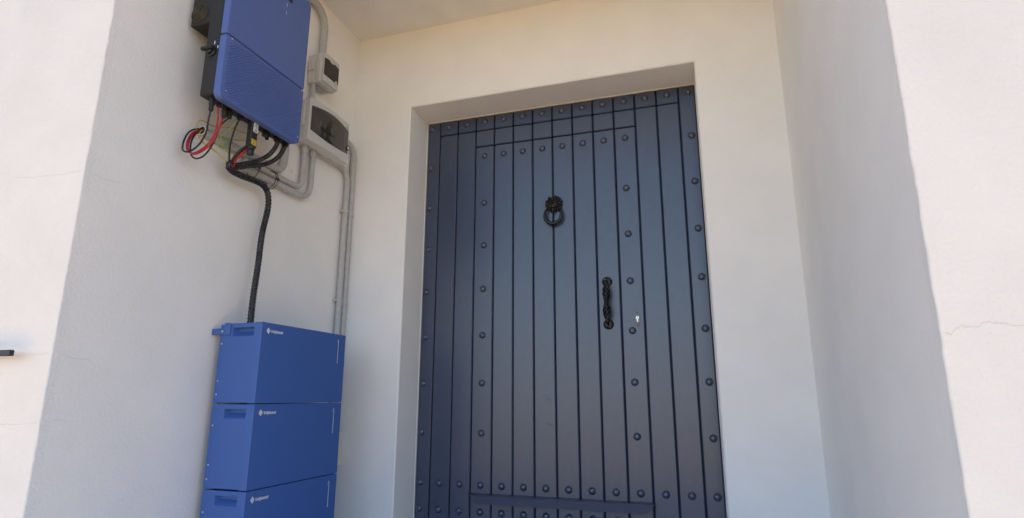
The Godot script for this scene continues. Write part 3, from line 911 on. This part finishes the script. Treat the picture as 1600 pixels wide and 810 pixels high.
func conduits():
	var lp := conduit([V(0.022, 1.739, 1.075), V(0.022, 1.737, 0.592), V(0.022, 2.05, 0.592)], 0.0185, 0.075, "fat grey conduit whose open mouth holds the solar cables")
	var s := st0()
	tube(s, ring(V(0.022, 1.739, 1.075), Vector3.BACK, 0.0178, 20), 0.0022, 6, false)
	put(s, "rim", M.white, lp)
	s = st0()
	lathe(s, V(0.022, 1.739, 1.0758), Vector3.BACK, [[0.0, 0.0], [0.0168, 0.0]], 18)
	put(s, "mouth", M.screen, lp)
	var c2 := conduit([V(0.03, 1.94, 0.460), V(0.03, 1.702, 0.460), V(0.03, 1.702, 0.84)], 0.0142, 0.062, "thin grey conduit bending under the breaker box, upper of a pair")
	collar(c2, V(0.03, 1.912, 0.460), Vector3.UP, 0.0145, 0.045)
	var c3 := conduit([V(0.03, 1.94, 0.394), V(0.03, 1.668, 0.394), V(0.03, 1.668, 0.885)], 0.0142, 0.085, "thin grey conduit bending under the breaker box, lower of a pair")
	collar(c3, V(0.03, 1.914, 0.394), Vector3.UP, 0.0145, 0.04)
	collar(c3, V(0.03, 1.668, 0.56), Vector3.BACK, 0.014, 0.04)
	var c4 := conduit([V(0.022, 1.952, 0.21), V(0.022, 1.94, 0.071), V(0.022, FLOOR, 0.071)], 0.0155, 0.07, "grey conduit down the wall beside the corner one")
	var c5 := conduit([V(0.022, 2.118, 0.19), V(0.022, 2.105, 0.024), V(0.022, FLOOR, 0.024)], 0.0155, 0.07, "grey conduit running down the porch corner")
	collar(c5, V(0.022, 1.985, 0.024), Vector3.UP, 0.0142, 0.03)
	for y in [1.705, 1.205]:
		clip(c4, y, 0.022, 0.071, 0.0155)
		clip(c5, y - 0.012, 0.022, 0.024, 0.0155)
	var c6 := conduit([V(0.03, 2.44, 0.386), V(0.03, 2.742, 0.386), V(0.03, 2.742, 0.8)], 0.0185, 0.11, "fat grey conduit arching from small breaker box behind the inverter")
	collar(c6, V(0.03, 2.632, 0.386), Vector3.UP, 0.0165, 0.012)
	collar(c6, V(0.03, 2.462, 0.386), Vector3.UP, 0.020, 0.03)
	conduit([V(0.03, 2.29, 0.44), V(0.03, 2.22, 0.44), V(0.03, 2.15, 0.44)], 0.0135, 0.01, "short grey conduit linking the two breaker boxes")
	var jb := thing("junction_box", "small cream junction box low in corner behind the batteries", "junction box")
	mi(boxmesh(V(0.0, 0.362, 0.004), V(0.046, 0.527, 0.15), 0.004), "box_body", M.cream, jb)
	mi(boxmesh(V(0.0455, 0.360, 0.002), V(0.053, 0.529, 0.152), 0.003), "lid", M.cream, jb)

# ---------- cables ----------
func plug(parent: Node3D, p: Vector3, len := 0.05):
	var s := st0()
	lathe(s, p + V(0, -0.004, 0), Vector3.UP, [[0.0, 0.0], [0.0065, 0.0], [0.0085, 0.004], [0.0085, len * 0.35], [0.0072, len * 0.38], [0.0105, len * 0.45], [0.0105, len * 0.62], [0.0085, len * 0.66], [0.0095, len], [0.0, len]], 12)
	put(s, "connector", M.black2, parent)
func cable(called: String, pts: Array, r: float, m: Material, label: String, cat := "cable", group := "") -> Node3D:
	var c := thing(called, label, cat, group)
	mi(tubemesh(smooth(pts, 7), r, 9), "sheath", m, c)
	return c
func cables():
	var g := "solar cables looping into the conduit mouth"
	var p: Array = [V(0.1650,1.7546,1.1780),V(0.1600,1.7151,1.1778),V(0.1400,1.6906,1.1607),V(0.1150,1.6648,1.1468),V(0.0900,1.6371,1.1441),V(0.0750,1.6075,1.1620),V(0.0700,1.5980,1.1811),V(0.0660,1.6080,1.1903),V(0.0600,1.6438,1.1831),V(0.0520,1.6845,1.1628),V(0.0420,1.7164,1.1281),V(0.0330,1.7344,1.0931),V(0.0300,1.7400,1.0772)]
	plug(cable("solar_cable", p, 0.0033, M.cable, "black solar cable with the outermost loop at conduit mouth", "cable", g), p[0], 0.056)
	p = [V(0.1650,1.7866,1.1453),V(0.1550,1.7473,1.1322),V(0.1400,1.7168,1.1176),V(0.1200,1.6819,1.1102),V(0.0950,1.6458,1.1143),V(0.0800,1.6112,1.1397),V(0.0700,1.6023,1.1582),V(0.0620,1.6177,1.1686),V(0.0550,1.6533,1.1627),V(0.0460,1.6940,1.1399),V(0.0380,1.7187,1.1112),V(0.0320,1.7306,1.0927),V(0.0300,1.7393,1.0771)]
	plug(cable("solar_cable", p, 0.0035, M.red, "red solar cable from the plug nearest the isolator switch", "cable", g), p[0], 0.046)
	p = [V(0.1650,1.7559,1.1150),V(0.1550,1.7475,1.1108),V(0.1450,1.7204,1.1083),V(0.1250,1.6871,1.1004),V(0.1050,1.6559,1.1027),V(0.0900,1.6217,1.1229),V(0.0780,1.6011,1.1455),V(0.0680,1.6035,1.1583),V(0.0600,1.6225,1.1616),V(0.0520,1.6579,1.1531),V(0.0440,1.6944,1.1323),V(0.0370,1.7169,1.1080),V(0.0320,1.7281,1.0923),V(0.0300,1.7381,1.0769)]
	plug(cable("solar_cable", p, 0.0035, M.red, "red solar cable from the plug farther from isolator switch", "cable", g), p[0], 0.052)
	p = [V(0.1600,1.7696,1.0822),V(0.1300,1.7372,1.0911),V(0.1200,1.7018,1.0914),V(0.1100,1.6728,1.0927),V(0.1000,1.6339,1.1021),V(0.0900,1.6033,1.1163),V(0.0800,1.5870,1.1360),V(0.0700,1.5940,1.1496),V(0.0600,1.6223,1.1505),V(0.0520,1.6571,1.1437),V(0.0440,1.6944,1.1248),V(0.0360,1.7177,1.1013),V(0.0310,1.7278,1.0882),V(0.0300,1.7374,1.0768)]
	plug(cable("solar_cable", p, 0.0033, M.cable, "black solar cable with the lowest loop beneath the red ones", "cable", g), p[0], 0.04)
	cable("signal_cable", [V(0.1650,1.8102,1.0225),V(0.1600,1.7879,1.0310),V(0.1400,1.7473,1.0289),V(0.1200,1.7061,1.0203),V(0.1000,1.6719,1.0026),V(0.0850,1.6437,0.9841),V(0.0750,1.6293,0.9670),V(0.0700,1.6218,0.9388)], 0.0036, M.cable, "thin black signal cable hanging from inverter to the bundle")
	var ge := "earth wires strung behind the inverter cables"
	cable("earth_wire", [V(0.0300,1.7413,1.0774),V(0.0350,1.7238,1.0993),V(0.0400,1.7214,1.1178),V(0.0450,1.7370,1.1258),V(0.0500,1.7555,1.1190),V(0.0500,1.7649,1.0970),V(0.0500,1.7640,1.0771),V(0.0480,1.7642,1.0590),V(0.0500,1.7790,1.0095),V(0.0600,1.7928,0.9662),V(0.0700,1.7949,0.9148),V(0.0900,1.8003,0.8634),V(0.1100,1.8136,0.8645),V(0.1400,1.8179,0.8976)], 0.0024, M.yellow, "yellow earth wire with a small loop over conduit mouth", "wire", ge)
	cable("earth_wire", [V(0.0300,1.7393,1.0771),V(0.0450,1.7156,1.1033),V(0.0550,1.6891,1.1184),V(0.0600,1.6744,1.1049),V(0.0600,1.6691,1.0846),V(0.0600,1.6666,1.0565),V(0.0600,1.6586,1.0269),V(0.0650,1.6413,0.9922),V(0.0700,1.6262,0.9633),V(0.0700,1.6185,0.9384)], 0.0024, M.yellow, "yellow earth wire running from conduit mouth down to bundle", "wire", ge)
	cable("earth_wire", [V(0.0520,1.7214,0.9988),V(0.0550,1.7367,1.0106),V(0.0600,1.7465,1.0025),V(0.0700,1.7644,0.9945),V(0.0900,1.7849,0.9931),V(0.1200,1.7907,1.0048),V(0.1550,1.7962,1.0224)], 0.0023, M.greenwire, "light green earth wire rising to the inverter underside", "wire", ge)
	cable("earth_wire", [V(0.0550,1.7393,1.0046),V(0.0550,1.7414,0.9880),V(0.0550,1.7490,0.9544),V(0.0550,1.7622,0.9117),V(0.0550,1.7850,0.8594),V(0.0600,1.8044,0.8198)], 0.0023, M.yellow, "yellow earth wire lying along the fat conduit", "wire", ge)
	cable("earth_wire", [V(0.0550,1.7030,1.0284),V(0.0600,1.6973,1.0120),V(0.0600,1.6976,0.9910),V(0.0600,1.6887,0.9748),V(0.0600,1.6773,0.9688)], 0.0020, M.greenwire, "short green earth wire tail below the fat conduit", "wire", ge)
	var tg := thing("green_tape_band", "pale green tape wound round the fat grey conduit", "tape")
	for k in 2:
		var s := st0()
		tube(s, ring(V(0.022, 1.738, 0.965 - 0.011 * k), V(0, 0.15 * (k - 1), 1), 0.0202, 18), 0.0036, 6, false)
		put(s, "turn", M.greentag, tg)
	cable("sleeved_cable", [V(0.1650,1.8068,0.8119),V(0.1600,1.7800,0.8062),V(0.1450,1.7483,0.8081),V(0.1250,1.7148,0.8237),V(0.1050,1.6829,0.8584),V(0.0850,1.6576,0.8998),V(0.0700,1.6334,0.9447)], 0.0098, M.sleeve, "black flecked sleeved cable, inner of two curving from glands", "cable", "sleeved cables under the inverter")
	cable("sleeved_cable", [V(0.1650,1.8180,0.7588),V(0.1550,1.7816,0.7542),V(0.1400,1.7401,0.7637),V(0.1200,1.7073,0.7845),V(0.1050,1.6778,0.8266),V(0.0850,1.6549,0.8771),V(0.0700,1.6253,0.9365)], 0.0098, M.sleeve, "black flecked sleeved cable, outer of two curving from glands", "cable", "sleeved cables under the inverter")
	cable("power_cable", [V(0.1500,1.7457,0.9489),V(0.1500,1.7105,0.9584),V(0.1250,1.6757,0.9756),V(0.1000,1.6443,0.9788),V(0.0800,1.6232,0.9680)], 0.0062, M.cable, "thick black power cable beside the short red one")
	cable("power_cable", [V(0.1500,1.7380,0.9404),V(0.1450,1.7001,0.9513),V(0.1200,1.6667,0.9652),V(0.1000,1.6456,0.9685),V(0.0800,1.6204,0.9607)], 0.0070, M.red, "thick short red power cable under the labelled stick")
	# spiral wrapped bundle
	var b := thing("battery_cable_bundle", "black spiral wrapped cable bundle hanging down to the top battery", "cable")
	var q := smooth([V(0.0850,1.6390,0.9688),V(0.0780,1.6204,0.9759),V(0.0720,1.6086,0.9503),V(0.0700,1.6075,0.9088),V(0.0680,1.6115,0.8517),V(0.0660,1.6156,0.7921),V(0.0640,1.6102,0.7490),V(0.0630,1.5808,0.7212),V(0.0630,1.5171,0.7144),V(0.0700,1.3913,0.7415),V(0.0800,1.2559,0.7576),V(0.0920,1.1134,0.7797),V(0.1040,1.0042,0.7944),V(0.1080,0.9330,0.7996)], 34)
	mi(tubemesh(q, 0.0108, 10), "core", M.sleeve, b)
	var s := st0()
	tube(s, q, func(t, a): return 0.0115 + 0.0021 * smoothstep(-0.2, 0.2, sin(a - t * TAU / 0.0155)), 16)
	put(s, "spiral_wrap", M.sleeve, b)
	# ties
	var gt := "black cable ties on the conduits"
	for e in [[V(0.047, 1.675, 0.808), 0.043, "black cable tie close to where the cables join the bundle"], [V(0.047, 1.665, 0.700), 0.040, "black cable tie of an adjacent pair, on the bundle side"], [V(0.047, 1.664, 0.686), 0.040, "black cable tie of an adjacent pair, on the breaker box side"]]:
		var t := thing("cable_tie", e[2], "cable tie", gt)
		s = st0()
		var pts := []
		for k in 25:
			var a := TAU * k / 24
			pts.append((e[0] as Vector3) + V(cos(a) * 0.036, sin(a) * e[1], cos(a) * 0.004))
		tube(s, pts, 0.0019, 6, false)
		put(s, "strap", M.cable, t)
		mi(boxmesh((e[0] as Vector3) + V(0.032, -0.006, -0.002), (e[0] as Vector3) + V(0.041, 0.002, 0.007), 0.001), "buckle", M.cable, t)

# ---------- ground, steps ----------
func struct(o: Node3D, called: String):
	o.name = called
	o.set_meta("kind", "structure")
func setting():
	var g := st0()
	quad(g, V(-300, GROUND, -300), V(300, GROUND, -300), V(300, GROUND, 300), V(-300, GROUND, 300), Vector3.UP)
	struct(put(g, "ground", M.ground, self), "ground")
	g = st0()
	quad(g, V(-300, GROUND + 0.004, 5.6), V(300, GROUND + 0.004, 5.6), V(300, GROUND + 0.004, 13.0), V(-300, GROUND + 0.004, 13.0), Vector3.UP)
	struct(put(g, "road", M.asphalt, self), "road")
	struct(mi(boxmesh(V(-0.005, GROUND - 0.05, -0.7), V(XR + 0.005, FLOOR, 1.42), 0.004), "porch_floor", M.tile, self), "porch_floor")
	var stp := Node3D.new()
	add_child(stp)
	struct(stp, "porch_steps")
	for k in 3: mi(boxmesh(V(-0.3, GROUND - 0.05, 1.49 + 0.30 * k), V(XR + 0.3, FLOOR - 0.175 * (k + 1), 1.79 + 0.30 * k), 0.006), "step", M.tile, stp)
	# end of a handrail on the left facade
	var hr := thing("handrail", "black metal handrail end on the facade beside the porch", "handrail")
	mi(boxmesh(V(-1.4, 0.8225, DL + 0.036), V(-0.103, 0.8405, DL + 0.050), 0.002), "rail", M.black, hr)
	for xx in [-0.45, -1.2]:
		mi(boxmesh(V(xx, 0.78, DL - 0.002), V(xx + 0.03, 0.83, DL + 0.055), 0.002), "bracket", M.iron, hr)

func _ready():
	# camera
	var cam := Camera3D.new()
	cam.name = "camera"
	cam.fov = 47.4498
	cam.position = V(1.8730,0.7079,2.7596)
	cam.rotation_order = EULER_ORDER_YXZ
	cam.rotation = V(0.22890,0.31474,0.00219)
	cam.near = 0.05
	cam.far = 1000.0
	add_child(cam)
	cam.current = true
	# sky, sun and exposure: the sun stands behind the house, the porch is in open shade
	var env := Environment.new()
	var sky := Sky.new()
	var sm := ProceduralSkyMaterial.new()
	sm.sky_top_color = Color(0.11, 0.25, 0.48)
	sm.sky_horizon_color = Color(0.82, 0.93, 1.0)
	sm.sky_curve = 0.22
	sm.ground_bottom_color = Color(0.5, 0.42, 0.33)
	sm.ground_horizon_color = Color(0.72, 0.74, 0.76)
	sky.sky_material = sm
	env.background_mode = Environment.BG_SKY
	env.sky = sky
	env.background_energy_multiplier = 1.65
	env.tonemap_mode = Environment.TONE_MAPPER_LINEAR
	env.tonemap_exposure = 2.06
	env.sdfgi_enabled = true
	env.ssao_enabled = true
	env.ssil_enabled = true
	var we := WorldEnvironment.new()
	we.name = "environment"
	we.environment = env
	add_child(we)
	var sun := DirectionalLight3D.new()
	sun.name = "sun"
	sun.light_color = Color(1.0, 0.93, 0.82)
	sun.light_energy = 1.6
	sun.light_angular_distance = 0.5
	sun.shadow_enabled = true
	add_child(sun)
	sun.look_at_from_position(Vector3.ZERO, V(0.10, -1.0, 0.23), Vector3.UP)
	materials()
	setting()
	house()
	door()
	batteries()
	inverter()
	consumer_unit()
	small_breaker()
	conduits()
	cables()
